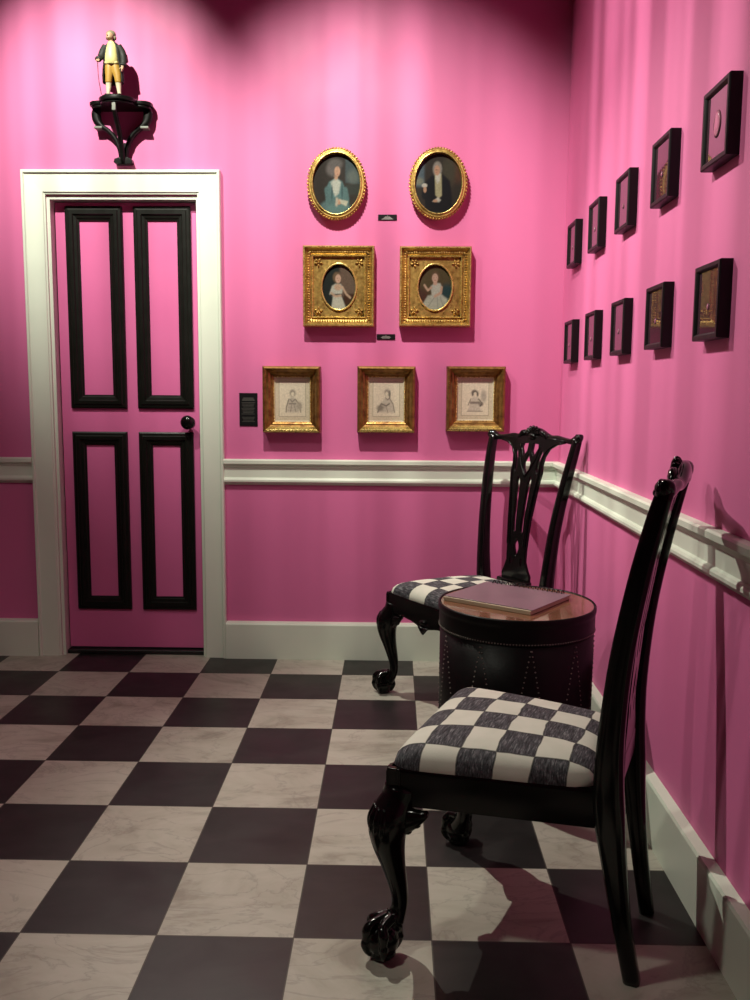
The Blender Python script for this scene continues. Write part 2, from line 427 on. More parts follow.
def lady():
    return [('p', [(.38, .05), (1, .0), (1, 1), (.38, 1)], (.045, .065, .07), .04), ('e', .72, .25, .25, .22, (.10, .12, .11), .6),
            ('p', [(.38, -.35), (1, -.35), (1, -.02), (.38, -.02)], (.03, .035, .03), .04),
            ('e', -.08, -.92, .72, .42, (.085, .15, .155), .15), ('p', [(-.42, -.9), (-.50, -.25), (-.32, .08), (.0, .2), (.25, .08), (.42, -.3), (.55, -.62), (.3, -.95)], (.09, .17, .17), .04),
            ('p', [(-.25, .06), (-.02, .22), (.18, .06), (.1, -.3), (-.05, -.42), (-.18, -.2)], (.42, .44, .38), .05),
            ('e', -.02, .3, .09, .16, SKIN, .15), ('e', -.14, .50, .30, .24, (.12, .105, .10), .35), ('e', -.05, .68, .30, .16, (.10, .09, .085), .4),
            ('e', .03, .42, .125, .17, (.45, .27, .18), .15), ('e', .06, .43, .014, .012, (.05, .03, .02), .5), ('e', -.01, .43, .014, .012, (.05, .03, .02), .5), ('e', .04, .33, .03, .012, (.32, .10, .08), .5),
            ('l', [(-.4, -.2), (-.3, -.55), (.1, -.58)], .12, (.08, .15, .15), .04), ('l', [(.38, -.2), (.45, -.5), (.2, -.6)], .10, (.08, .15, .15), .04),
            ('e', .1, -.6, .11, .09, SKIN, .2), ('p', [(.12, -.5), (.5, -.58), (.42, -.75), (.2, -.66)], (.42, .42, .33), .03),
            ('l', [(.02, -.5), (.0, -.7)], .05, (.40, .36, .28), .04), ('e', -.2, -.3, .04, .25, (.04, .08, .085), .6), ('e', .24, -.25, .04, .25, (.04, .08, .085), .6)]
def gentleman():
    return [('p', [(-1, -.1), (-.62, -.1), (-.62, .85), (-1, .85)], (.07, .10, .12), .08), ('e', -.85, .08, .2, .12, (.16, .17, .13), .5),
            ('p', [(.5, .1), (1, .1), (1, 1), (.5, 1)], (.09, .035, .02), .25), ('e', .45, .4, .3, .5, (.05, .045, .03), .5),
            ('p', [(-.55, -.95), (-.6, -.35), (-.35, .05), (-.15, .3), (.2, .32), (.5, .1), (.6, -.4), (.6, -.95)], (.006, .006, .009), .04),
            ('l', [(-.25, .15), (-.55, -.1), (-.6, -.4)], .13, (.006, .006, .009), .04), ('e', -.05, .5, .2, .25, (.24, .22, .19), .2),
            ('p', [(-.16, .32), (.13, .32), (.16, -.4), (.02, -.5), (-.12, -.38)], (.36, .34, .20), .03),
            ('p', [(-.12, .34), (.1, .34), (.06, .1), (-.04, .0), (-.13, .15)], (.50, .50, .42), .03),
            ('e', -.06, .45, .125, .17, (.44, .26, .17), .15), ('e', -.10, .47, .015, .012, (.05, .03, .02), .5), ('e', -.02, .47, .015, .012, (.05, .03, .02), .5), ('e', -.07, .38, .03, .012, (.32, .10, .08), .5),
            ('e', -.6, -.06, .12, .07, (.46, .44, .38), .2), ('e', -.58, -.2, .07, .1, SKIN, .2), ('p', [(-.25, -.6), (.0, -.45), (.12, -.55), (.05, -.62)], (.46, .44, .38), .03), ('e', -.12, -.58, .1, .05, SKIN, .2)]
def child_a():
    return [('p', [(0.05, -.4), (1, -.4), (1, 1), (.05, 1)], (.13, .085, .06), .12), ('p', [(-1, -1), (-.35, -1), (-.15, .3), (.05, 1), (-1, 1)], (.012, .018, .016), .1),
            ('p', [(.3, -.75), (1, -.75), (1, -.28), (.3, -.28)], (.05, .02, .01), .05),
            ('p', [(-.45, -1), (-.35, -.4), (.15, -.4), (.45, -1)], (.46, .46, .38), .05), ('p', [(-.55, -.3), (-.4, .05), (-.2, .15), (.1, .13), (.25, -.02), (.12, -.42), (-.35, -.42)], (.44, .44, .37), .05),
            ('p', [(-.5, -.3), (.15, -.28), (.2, -.38), (-.5, -.4)], (.03, .03, .035), .03), ('e', -.06, .0, .22, .14, (.46, .32, .22), .25),
            ('l', [(.2, .0), (.42, -.3), (.65, -.45)], .05, (.46, .32, .22), .03), ('l', [(-.45, -.25), (-.2, -.4), (.1, -.36)], .05, (.46, .32, .22), .03),
            ('e', -.12, .42, .24, .23, (.14, .09, .05), .25), ('e', -.05, .36, .16, .19, (.52, .34, .25), .15), ('e', -.1, .38, .018, .014, (.05, .03, .02), .5), ('e', .02, .38, .018, .014, (.05, .03, .02), .5), ('e', -.03, .27, .04, .014, (.4, .13, .1), .5)]
def child_b():
    return [('e', .7, -.3, .4, .45, (.02, .05, .055), .4), ('p', [(-1, -1), (-.3, -1), (-.4, -.2), (-1, .1)], (.07, .03, .02), .2),
            ('p', [(-.75, -.8), (-.4, -.35), (.3, -.25), (.75, -.5), (.6, -1), (-.5, -1)], (.42, .44, .36), .06), ('p', [(-.25, .05), (0, .2), (.3, .18), (.42, .0), (.3, -.42), (-.15, -.42)], (.46, .47, .40), .05),
            ('l', [(-.2, .0), (-.4, -.12), (-.6, .1)], .05, (.5, .34, .24), .03), ('l', [(.38, .0), (.35, -.22), (.0, -.38)], .06, (.5, .34, .24), .03),
            ('e', .02, .46, .24, .24, (.12, .075, .04), .3), ('e', .0, .40, .17, .2, (.54, .36, .27), .15), ('e', .02, .17, .12, .08, (.54, .36, .27), .2), ('e', -.06, .42, .018, .014, (.05, .03, .02), .5), ('e', .07, .42, .018, .014, (.05, .03, .02), .5), ('e', .0, .31, .04, .014, (.4, .13, .1), .5),
            ('l', [(-.05, -.45), (-.4, -.85)], .02, (.26, .28, .24), .02), ('l', [(.15, -.45), (.2, -.95)], .02, (.26, .28, .24), .02), ('l', [(.3, -.4), (.5, -.8)], .02, (.26, .28, .24), .02)]
INK = (.10, .085, .07); PAPER = (.52, .45, .33); P2 = (.62, .55, .42)
def border(): return [('p', [(-.80, -.82), (.80, -.82), (.80, .86), (-.80, .86)], (.30, .26, .2), .02), ('p', [(-.77, -.79), (.77, -.79), (.77, .83), (-.77, .83)], P2, .02)]
def sketch_seated(v):
    b = border()
    if v == 0:
        b += [('e', .02, .30, .17, .17, (.24, .21, .17), .5), ('e', .02, .26, .09, .11, P2, .3), ('p', [(-.35, -.6), (-.22, .02), (.0, .12), (.22, .02), (.38, -.6)], (.42, .37, .3), .06),
              ('l', [(-.22, 0), (-.35, -.35), (-.38, -.6)], .025, INK, .03), ('l', [(.2, 0), (.42, -.25), (.5, -.6)], .025, INK, .03), ('l', [(-.2, -.2), (.2, -.2)], .018, INK, .03), ('e', .42, -.3, .16, .2, (.33, .29, .23), .5),
              ('l', [(-.12, .0), (.0, -.12), (.14, .0)], .018, INK, .03), ('l', [(-.05, -.25), (-.12, -.6)], .012, INK, .02), ('l', [(.12, -.25), (.2, -.6)], .012, INK, .02)]
    elif v == 1:
        b += [('e', .05, .34, .16, .15, (.26, .23, .19), .5), ('e', .2, .25, .06, .18, (.17, .15, .12), .5), ('e', .03, .28, .08, .1, P2, .3), ('p', [(-.5, -.62), (-.3, -.15), (-.05, .08), (.2, .08), (.42, -.2), (.55, -.62)], (.46, .41, .33), .06),
              ('l', [(-.5, -.6), (-.3, -.2), (0, -.3), (.18, -.2)], .03, INK, .04), ('l', [(.2, .05), (.4, -.2), (.5, -.6)], .02, INK, .03), ('e', -.35, -.4, .2, .14, (.22, .19, .15), .6), ('l', [(-.05, .1), (.08, -.02), (.22, .1)], .015, INK, .02), ('l', [(.0, -.35), (.1, -.62)], .012, INK, .02)]
    else:
        b += [('e', -.04, .32, .18, .13, (.13, .11, .09), .4), ('e', .0, .24, .085, .1, P2, .3), ('e', -.15, .26, .06, .12, (.14, .12, .1), .5), ('e', .14, .24, .06, .12, (.14, .12, .1), .5),
              ('p', [(-.45, -.6), (-.25, -.2), (-.22, .05), (.0, .12), (.22, .05), (.25, -.2), (.35, -.6)], (.47, .42, .34), .05), ('p', [(-.3, -.12), (.3, -.12), (.28, -.24), (-.3, -.24)], (.2, .17, .14), .04),
              ('e', .35, -.25, .14, .1, (.2, .17, .14), .5), ('l', [(.2, .0), (.42, -.2), (.3, -.35)], .03, INK, .03), ('e', .5, .15, .16, .3, (.36, .32, .26), .6), ('l', [(-.25, .0), (-.4, -.3)], .02, INK, .03), ('l', [(-.45, -.6), (.45, -.6)], .015, INK, .02)]
    return b

def face_at(X, Z, d):
    """a point seen at (X, Z) on the wall plane, moved to depth d in front of it along the sight line"""
    k = 1-d/3.882
    return CAM.x+(X-CAM.x)*k, CAM.z+(Z-CAM.z)*k

def gold_oval(X, Z, w, h, layers, label, seed):
    d = .045; cx, cz = face_at(X, Z, d*.6); w *= .99; h *= .99
    root = empty('oval_portrait', (cx, 0, cz), label=label, cat='portrait', group='oval portraits in gilt frames')
    a, b = w/2, h/2; seg = 96
    prof = [(.004, 0), (.004, .020), (.0, .036), (.004, .046), (.009, .050), (.0125, .045), (.015, .052), (.019, .052), (.022, .044), (.025, .030), (.025, 0)]
    bm = bmesh.new(); rings = []
    for i, dd in prof:
        rings.append([bm.verts.new(((a-i)*math.cos(2*PI*k/seg), -dd, (b-i)*math.sin(2*PI*k/seg))) for k in range(seg)])
    for r1, r2 in zip(rings, rings[1:]+rings[:1]):
        for k in range(seg): bm.faces.new((r1[k], r1[(k+1) % seg], r2[(k+1) % seg], r2[k]))
    new_obj('gilt_frame', bm, M['gold'], root, True)
    bm = bmesh.new(); nb = 62                       # rope-twist edge of slanted lobes
    for k in range(nb):
        t = 2*PI*k/nb; p = Vector(((a-.0005)*math.cos(t), -.038, (b-.0005)*math.sin(t)))
        ang = math.atan2(b*math.cos(t), -a*math.sin(t))+.6
        ball(bm, p, .0066, 8, (1.25, .9, .60), Matrix.Rotation(-ang, 3, 'Y'))
    tag(new_obj('rope_edge', bm, M['gold'], root, True), label='rope twist outer edge')
    bm = bmesh.new(); rings = []
    for i, dd in [(.0165, .050), (.018, .0555), (.021, .0555), (.0225, .048)]:
        rings.append([bm.verts.new(((a-i)*math.cos(2*PI*k/seg), -dd, (b-i)*math.sin(2*PI*k/seg))) for k in range(seg)])
    for r1, r2 in zip(rings, rings[1:]+rings[:1]):
        for k in range(seg): bm.faces.new((r1[k], r1[(k+1) % seg], r2[(k+1) % seg], r2[k]))
    new_obj('inner_bead', bm, M['gold_bright'], root, True)
    paint_mesh('canvas', root, w-.048, h-.048, layers, M['oil'], -.034, True, bg=(.028, .022, .018), seed=seed)
    return root
gold_oval(.264, 2.077, .246, .294, lady(), 'oval gilt-framed portrait of a seated woman in a pale blue dress', 1)
gold_oval(.696, 2.079, .243, .292, gentleman(), 'oval gilt-framed portrait of a white-haired man in a black coat', 2)

def gold_square(X, Z, w, h, layers, label, seed, bg):
    d = .055; cx, cz = face_at(X, Z, d); w *= .988; h *= .988
    root = empty('square_portrait', (cx, 0, cz), label=label, cat='portrait', group='child portraits in square gilt frames')
    bm = bmesh.new(); rect_frame(bm, w, h, [(0, 0), (0, .050), (.003, .055), (.008, .055), (.012, .046), (.020, .036), (.036, .027), (.036, 0)])
    new_obj('gilt_frame', bm, M['gold'], root)
    bm = bmesh.new()
    rect_frame(bm, w-.002, h-.002, [(.0025, .054), (.0025, .0565), (.0065, .0565), (.0065, .054)])
    rect_frame(bm, w-.07, h-.07, [(0, .024), (.001, .035), (.004, .038), (.007, .035), (.009, .022)])
    new_obj('gilt_fillet', bm, M['gold_bright'], root)
    bm = bmesh.new()                                   # acanthus leaves along the cove
    for side in range(4):
        L = (w if side % 2 == 0 else h)-.05; n = int(L/.0105)
        for k in range(n):
            t = -L/2+(k+.5)*L/n; e = (h if side % 2 == 0 else w)/2-.0215
            p = [(t, -e), (e, t), (t, e), (-e, t)][side]
            ang = [0, PI/2, PI, -PI/2][side]
            ball(bm, Vector((p[0], -.035, p[1])), .006, 8, (.72, .75, 1.65), Matrix.Rotation(-ang, 3, 'Y') @ Matrix.Rotation(.75, 3, 'X'))
    new_obj('leaf_moulding', bm, M['gold'], root, True)
    # spandrel panel with an oval opening
    pw, ph = w-.088, h-.088; oa, ob = .073, .096; bm = bmesh.new(); seg = 64; inner = []; outer = []; lip = []
    for k in range(seg):
        t = 2*PI*k/seg; c, s = math.cos(t), math.sin(t); r = min((pw/2)/max(abs(c), 1e-6), (ph/2)/max(abs(s), 1e-6))
        outer.append(bm.verts.new((c*r, -.022, s*r))); inner.append(bm.verts.new((oa*c, -.022, ob*s))); lip.append(bm.verts.new((oa*c, -.012, ob*s)))
    for k in range(seg):
        j = (k+1) % seg; bm.faces.new((outer[k], outer[j], inner[j], inner[k])); bm.faces.new((inner[k], inner[j], lip[j], lip[k]))
    new_obj('spandrel', bm, M['gold'], root)
    bm = bmesh.new(); rings = []
    for i, dd in [(-.006, .022), (-.005, .029), (-.001, .031), (.002, .028), (.003, .020)]:
        rings.append([bm.verts.new(((oa-i)*math.cos(2*PI*k/seg), -dd, (ob-i)*math.sin(2*PI*k/seg))) for k in range(seg)])
    for r1, r2 in zip(rings, rings[1:]+rings[:1]):
        for k in range(seg): bm.faces.new((r1[k], r1[(k+1) % seg], r2[(k+1) % seg], r2[k]))
    new_obj('oval_bead', bm, M['gold_bright'], root, True)
    for sx in (-1, 1):
        for sz in (-1, 1):
            bm = bmesh.new(); c0 = Vector((sx*(pw/2-.021), -.026, sz*(ph/2-.024))); base = math.atan2(sz*1.15, sx)
            for k, (da, rr, ln) in enumerate(((0, .0075, 1.7), (1.1, .0065, 1.6), (-1.1, .0065, 1.6), (PI-.75, .0055, 1.6), (PI+.75, .0055, 1.6))):
                dirv = Vector((math.cos(base+da), 0, math.sin(base+da)))
                ball(bm, c0+dirv*.011, rr, 10, (ln*.8, 1.0, .62), Matrix.Rotation(-(base+da), 3, 'Y'))
            ball(bm, c0, .0045, 10)
            new_obj('corner_rosette', bm, M['gold'], root, True)
    paint_mesh('canvas', root, 2*oa+.004, 2*ob+.004, layers, M['oil'], -.014, True, bg=bg, seed=seed)
gold_square(.272, 1.654, .308, .342, child_a(), 'square gilt-framed child portrait hanging below the oval of the woman in blue', 3, (.03, .025, .018))
gold_square(.690, 1.654, .308, .338, child_b(), 'square gilt-framed child portrait hanging below the oval of the man in black', 4, (.085, .062, .028))

def gold_drawing(X, Z, w, h, v, label):
    d = .060; cx, cz = face_at(X, Z, d); w *= .985; h *= .985
    root = empty('framed_drawing', (cx, 0, cz), label=label, cat='picture', group='small framed drawings in the bottom row')
    bm = bmesh.new(); rect_frame(bm, w, h, [(0, 0), (0, .052), (.003, .058), (.010, .060), (.016, .054), (.024, .040), (.032, .034), (.038, .024), (.046, .020), (.046, 0)])
    new_obj('gilt_frame', bm, M['gold_brown'], root)
    bm = bmesh.new(); iw, ih = w-.091, h-.091; r = .0024
    for side in range(4):
        L = (iw if side % 2 == 0 else ih); n = int(L/.0068)
        for k in range(n):
            t = -L/2+(k+.5)*L/n; e = (ih if side % 2 == 0 else iw)/2
            p = [(t, -e), (e, t), (t, e), (-e, t)][side]; ball(bm, (p[0], -.022, p[1]), r, 6)
    tag(new_obj('bead_row', bm, M['gold_bright'], root, True), kind='stuff', label='beaded inner edge')
    bm = bmesh.new()                                     # light falling on the lower rail's slopes, painted in as brighter gilt strips
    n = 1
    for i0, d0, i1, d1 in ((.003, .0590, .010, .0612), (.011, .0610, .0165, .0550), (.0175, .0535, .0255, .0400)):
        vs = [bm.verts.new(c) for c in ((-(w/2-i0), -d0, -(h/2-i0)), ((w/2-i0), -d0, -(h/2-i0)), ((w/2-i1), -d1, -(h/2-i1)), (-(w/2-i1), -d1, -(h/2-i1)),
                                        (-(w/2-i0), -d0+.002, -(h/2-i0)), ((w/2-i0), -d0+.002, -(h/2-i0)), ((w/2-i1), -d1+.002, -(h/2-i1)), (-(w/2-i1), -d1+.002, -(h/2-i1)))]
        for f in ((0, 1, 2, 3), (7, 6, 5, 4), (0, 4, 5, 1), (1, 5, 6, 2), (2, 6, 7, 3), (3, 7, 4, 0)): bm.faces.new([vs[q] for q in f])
    tag(new_obj('lower_rail_light', bm, M['gold_bright'], root), label='lit slopes of the lower rail, painted as brighter gilt')
    bm = bmesh.new(); rect_frame(bm, w-.090, h-.090, [(0, .012), (0, .020), (.002, .019), (.007, .015), (.007, .012)])
    new_obj('mount', bm, plain('cream mount card', (.50, .43, .31), .7), root)
    paint_mesh('paper_sheet', root, w-.103, h-.103, sketch_seated(v), M['engraving'], -.0125, False, bg=PAPER, seed=10+v)
gold_drawing(.065, 1.1655, .254, .291, 0, 'leftmost small framed drawing in the bottom row, nearest the tall black label')
gold_drawing(.482, 1.168, .254, .290, 1, 'middle small framed drawing in the bottom row')
gold_drawing(.875, 1.173, .256, .284, 2, 'rightmost small framed drawing in the bottom row, behind the top of the far chair')

def label_card(X, Z, w, h, lines, label):
    cx, cz = X, Z
    root = empty('wall_label', (cx, 0, cz), label=label, cat='label')
    bm = bmesh.new(); box(bm, -w/2, w/2, -.004, 0, -h/2, h/2); bevel(new_obj('card', bm, M['sign'], root), .001)
    bm = bmesh.new()
    for x, z, lw, lh in lines: box(bm, x-lw/2, x+lw/2, -.0046, -.0038, z-lh/2, z+lh/2)
    new_obj('print_lines', bm, M['ink'] if w < .082 and h < .05 else M['ink_dim'], root)
M['ink_dim'] = plain('faint label print', (.085, .08, .07), .6)
label_card(.4815, 1.941, .080, .024, [(0, .006, .003, .0025)]+[(0, .0022-.0032*k, .022+.009*k, .0017) for k in range(4)], 'small black label between the two oval portraits')
label_card(.479, 1.4385, .080, .024, [(0, .006, .003, .0025)]+[(0, .0016, .032, .0017), (0, -.002, .042, .0017), (0, -.0055, .034, .0017)], 'small black label between and just below the two square portraits')
L3 = [(0, .050, .044, .003), (0, .045, .052, .003), (0, .040, .056, .0025)]
for k in range(9): L3.append((-.001*(k % 3), .030-.0062*k, .058-.004*(k % 4), .0016))
for k in range(4): L3.append((0, -.034-.0062*k, .056-.005*(k % 3), .0016))
label_card(-.123, 1.121, .080, .144, L3, 'tall black text label on the wall left of the bottom drawings')

# ------------------------------------------------------------------ shadow-box frames on the right wall
def shadow_box(Y, Z, label, kind):
    w, h, d = .158, .168, .029
    root = empty('shadow_box_frame', (XR, Y, Z), -PI/2, label=label, cat='frame', group='black shadow box frames on the right wall')
    bm = bmesh.new(); rect_frame(bm, w, h, [(0, 0), (0, d-.003), (.002, d), (.010, d), (.013, d-.003), (.015, d-.006), (.015, 0)])
    new_obj('black_frame', bm, M['frame_black'], root)
    bm = bmesh.new(); box(bm, -w/2+.014, w/2-.014, -d+.007, -.004, -h/2+.014, h/2-.014)
    new_obj('glazed_panel', bm, M['glass'], root)
    bm = bmesh.new()  # pinkish oval disc standing slightly proud of the panel
    if kind == 0: lathe(bm, [(.001, .0215), (.019, .0215), (.021, .023), (.016, .025), (.001, .0255)], 32, axis='y', sy=1.4)
    else:
        lathe(bm, [(.001, .0215), (.005, .0215), (.0055, .0235), (.001, .0245)], 20, center=(.0, 0, -.012), axis='y', sy=1.5)
    tag(new_obj('raised_oval', bm, M['rose_oval'], root, True), label='small pinkish raised oval')
a = N('pale rose oval'); a.set(Base_Color=a.mix(a.noise(60, 3, a.coord()), (.30, .10, .16, 1), (.5, .2, .28, 1)), Roughness=.12, Coat_Weight=.5); M['rose_oval'] = a.m
ORD = ['farthest one, beside the corner', 'second from the corner', 'middle one', 'fourth from the corner', 'nearest and largest']
for k, yn in enumerate((-.355, -.746, -1.136, -1.531, -1.931)):
    shadow_box(yn+.079, 1.787, 'black frame in the upper row on the right wall, '+ORD[k], 0 if k == 4 else 1)
    shadow_box(yn+.079, 1.405, 'black frame in the lower row on the right wall, '+ORD[k], 1)

# ------------------------------------------------------------------ bracket and figurine
BX = -.640
br = empty('wall_bracket', (BX, 0, 2.158), label='small black carved wall bracket shelf above the door', cat='shelf')
def shelf_outline(s=1.0):
    pts = []
    for t in np.linspace(0, 1, 9): pts.append((-.135*s+.0*t, -.0-.0*t)) if t == 0 else None
    left = [(-.135, 0), (-.142, -.03), (-.138, -.055), (-.120, -.072), (-.098, -.076), (-.082, -.078)]
    front = [(.080*math.cos(t), -.095-.062*math.sin(t)) for t in np.linspace(PI, 0, 17)]
    return [(x*s, y*s) for x, y in left+front+[(-x, y) for x, y in reversed(left)]]
bm = bmesh.new(); prism(bm, shelf_outline(.93), .224, .240); prism(bm, shelf_outline(.88), .214, .224)
bevel(new_obj('shelf_top', bm, M['bracket'], br), .003)
def scroll(pts, wd=.010):
    bm = bmesh.new(); loft(bm, [(x, y, z, wd, r) for x, y, z, r in pts], 12, 6, 3.5, up=(0, 1, 0) if abs(pts[0][0]) > .05 else (1, 0, 0)); return bm
for s in (-1, 1):
    bm = scroll([(s*.104, -.025, .216, .016), (s*.110, -.025, .197, .019), (s*.104, -.025, .168, .018), (s*.086, -.025, .148, .011), (s*.058, -.022, .128, .010), (s*.030, -.02, .095, .010), (s*.013, -.018, .045, .009), (s*.010, -.015, .0, .009)], .014)
    sc = new_obj('scroll_support', bm, M['bracket'], br, True)
    bm = bmesh.new(); box(bm, s*.098-.018, s*.098+.016, -.042, -.008, .136, .146); bevel(new_obj('scroll_tip', bm, M['bracket_edge'], sc), .002)
bm = scroll([(0, -.125, .214, .010), (0, -.128, .185, .010), (0, -.105, .150, .010), (0, -.070, .110, .010), (0, -.045, .060, .010), (0, -.030, .0, .010)], .010)
sc = new_obj('scroll_support', bm, M['bracket'], br, True)
bm = bmesh.new(); box(bm, -.008, .008, -.140, -.134, .180, .210); bevel(new_obj('scroll_tip', bm, M['bracket_edge'], sc), .002)
bm = bmesh.new(); prism(bm, [(-.030, -.004), (-.040, .004), (-.036, .018), (-.018, .024), (0, .018), (.018, .024), (.036, .018), (.040, .004), (.030, -.004)], 0, .034, lambda x, y, z: (x, -z, y-.002))
bevel(new_obj('foot_finial', bm, M['bracket'], br), .002)
bm = bmesh.new(); box(bm, -.014, .014, -.012, 0, .0, .085); new_obj('back_rib', bm, M['bracket'], br)

FX, FY, FZ = -.655, -.088, 2.398
fig = empty('figurine', (FX, FY, FZ), label='painted figurine of an elderly man in a dark coat and yellow breeches holding a cane', cat='figurine'); fig.scale = (1.2, 1.08, 1.0)
mk = lambda n, c, r=.4, v=.15: plain(n, c, r, vary=v, vscale=70)
M['f_skin'] = mk('painted flesh', (.42, .27, .16), .5); M['f_coat'] = mk('painted dark coat', (.007, .008, .005), .7, .4); M['f_vest'] = mk('painted pale yellow waistcoat', (.58, .53, .22), .5, .08)
M['f_breech'] = mk('painted ochre breeches', (.36, .21, .035), .5); M['f_hose'] = mk('painted cream stockings', (.52, .47, .32), .5); M['f_hair'] = mk('painted grey hair', (.17, .155, .09), .7); M['f_shoe'] = mk('painted black shoes', (.01, .01, .01), .25)
bm = bmesh.new()
lathe(bm, [(.001, 0), (.042, 0), (.044, .004), (.040, .009), (.001, .010)], 40, sy=.8); new_obj('round_base', bm, M['bracket'], fig, True)
# body (head, neck, trunk, arms, hands, lower legs) - one continuous surface
bm = bmesh.new()
ball(bm, (-.005, -.006, .243), .0145, 20, (.88, 1.0, 1.2)); ball(bm, (-.007, -.012, .236), .0095, 14, (1, .95, .8))
ball(bm, (-.0095, -.0215, .242), .0028, 10, (.8, 1.2, 1.3)); ball(bm, (-.017, -.002, .242), .003, 8, (.5, .9, 1.4)); ball(bm, (.0085, -.002, .242), .003, 8, (.5, .9, 1.4))
ball(bm, (-.0125, -.0185, .2465), .0022, 8, (1.3, .6, .6)); ball(bm, (-.003, -.0195, .2465), .0022, 8, (1.3, .6, .6)); ball(bm, (-.0085, -.019, .2345), .0028, 8, (1.4, .6, .45))
tube(bm, [(-.002, 0, .205, .010), (-.003, -.002, .222, .0085), (-.004, -.004, .235, .008)], 12)
loft(bm, [(0, 0, .125, .020, .015), (0, -.001, .15, .023, .018), (0, -.001, .175, .022, .017), (0, 0, .20, .024, .013), (0, 0, .214, .013, .009)], 16, up=(1, 0, 0))
tube(bm, [(-.022, 0, .205, .009), (-.031, -.002, .182, .0085), (-.036, -.010, .158, .007), (-.040, -.024, .146, .0055), (-.041, -.028, .142, .005)], 12)
tube(bm, [(.022, 0, .205, .009), (.031, .002, .180, .0085), (.035, -.003, .152, .007), (.037, -.012, .126, .0055), (.037, -.014, .118, .005)], 12)
for hx, hy, hz, s in ((-.042, -.033, .139, -1), (.037, -.016, .113, 1)):
    ball(bm, (hx, hy, hz), .0062, 12, (.8, .8, 1.15))
    for k in range(4):
        oy = (k-1.5)*.0026
        if s < 0: tube(bm, [(hx-.003+k*.0022, hy-.003, hz+.001, .0015), (hx-.003+k*.0022, hy-.0075, hz-.002, .0014), (hx-.003+k*.0022, hy-.006, hz-.0062, .0012)], 6)
        else: tube(bm, [(hx, hy+oy, hz-.004, .0015), (hx-.001, hy+oy-.001, hz-.010, .0014), (hx-.003, hy+oy-.001, hz-.0135+.001*abs(k-1), .0012)], 6)
    tube(bm, [(hx+(-s)*.004, hy-.003, hz+.002, .0018), (hx+(-s)*.0075, hy-.006, hz-.002, .0016), (hx+(-s)*.0065, hy-.0085, hz-.006, .0013)], 6)
for s, fx, fy in ((-1, -.016, -.008), (1, .020, -.004)):
    tube(bm, [(s*.010, 0, .13, .013), (s*.012, -.002, .10, .012), (fx*.9, -.002, .066, .0085), (fx*.98, .000, .048, .0078), (fx*1.05, fy*.3, .026, .0055), (fx*1.1, fy*.3, .013, .005)], 12)
b = new_obj('body', bm, M['f_skin'], fig); remesh(b, .0011, 1)
for s, fx, fy in ((-1, -.016, -.008), (1, .020, -.004)):
    bm = bmesh.new(); tube(bm, [(fx*.9, -.002, .068, .0100), (fx*.96, .000, .05, .0092), (fx*1.03, fy*.3, .028, .0066), (fx*1.1, fy*.3, .014, .0062)], 16)
    new_obj('stocking', bm, M['f_hose'], fig, True)
    bm = bmesh.new(); loft(bm, [(fx*1.1, .005, .014, .006, .0055), (fx*1.12, -.004, .0145, .0062, .0055), (fx*1.2, -.013, .0130, .0065, .004), (fx*1.28, -.021, .0120, .0045, .0025)], 12, up=(1, 0, 0))
    new_obj('shoe', bm, M['f_shoe'], fig, True)
bm = bmesh.new()
for s, fx in ((-1, -.016), (1, .020)):
    loft(bm, [(s*.009, 0, .142, .0155, .0165), (s*.011, -.001, .118, .0155, .0160), (fx*.8, -.002, .09, .0130, .0135), (fx*.92, -.002, .066, .0110, .0115), (fx*.93, -.002, .062, .0105, .011)], 16, up=(1, 0, 0))
b = new_obj('breeches', bm, M['f_breech'], fig); remesh(b, .0014, 2)
bm = bmesh.new()
loft(bm, [(-.001, -.004, .134, .0225, .0185), (-.001, -.0065, .150, .0225, .0215), (-.001, -.006, .172, .0205, .0210), (-.001, -.004, .195, .018, .0175), (-.002, -.002, .212, .014, .012), (-.003, -.003, .222, .0095, .0095)], 24, up=(1, 0, 0))
for k in range(5): ball(bm, (-.003, -.0262+.0005*k+(.004 if k == 4 else 0)+(.002 if k == 3 else 0), .147+k*.012), .0016, 8)
ball(bm, (-.013, -.0135, .137), .0095, 12, (1.2, .8, .8)); ball(bm, (.011, -.0135, .137), .0095, 12, (1.2, .8, .8))
new_obj('waistcoat', bm, M['f_vest'], fig, True)
# long open coat: shell round the back, with lapels, skirts and sleeves
bm = bmesh.new(); rows = []
for z, rx_, ry_, half in ((.060, .037, .027, 2.1), (.085, .038, .027, 2.12), (.11, .037, .026, 2.2), (.135, .033, .025, 2.3), (.16, .032, .0245, 2.42), (.185, .033, .0240, 2.52), (.203, .030, .021, 2.6), (.214, .020, .014, 2.45), (.223, .0125, .012, 2.6)):
    rows.append([(rx_*math.sin(t), .003+ry_*math.cos(t)*(1.0+.06*math.sin(5*t)*(z < .12)), z) for t in np.linspace(-half, half, 31)])
g = [[bm.verts.new(p) for p in r] for r in rows]
for r1, r2 in zip(g, g[1:]):
    for k in range(30): bm.faces.new((r1[k], r1[k+1], r2[k+1], r2[k]))
coat = new_obj('coat', bm, M['f_coat'], fig, True)
sd = coat.modifiers.new('solid', 'SOLIDIFY'); sd.thickness = .003; subsurf(coat, 1)
for pts in ([(-.021, 0, .207, .0125), (-.032, -.001, .183, .0130), (-.038, -.009, .160, .0112), (-.041, -.021, .150, .0098), (-.041, -.025, .147, .0112), (-.0415, -.028, .145, .0114)],
            [(.021, 0, .207, .0125), (.033, .003, .182, .0130), (.038, -.001, .154, .0112), (.039, -.008, .134, .0098), (.0388, -.010, .129, .0112), (.0388, -.012, .124, .0114)]):
    bm = bmesh.new(); tube(bm, pts, 16); new_obj('sleeve', bm, M['f_coat'], fig, True)
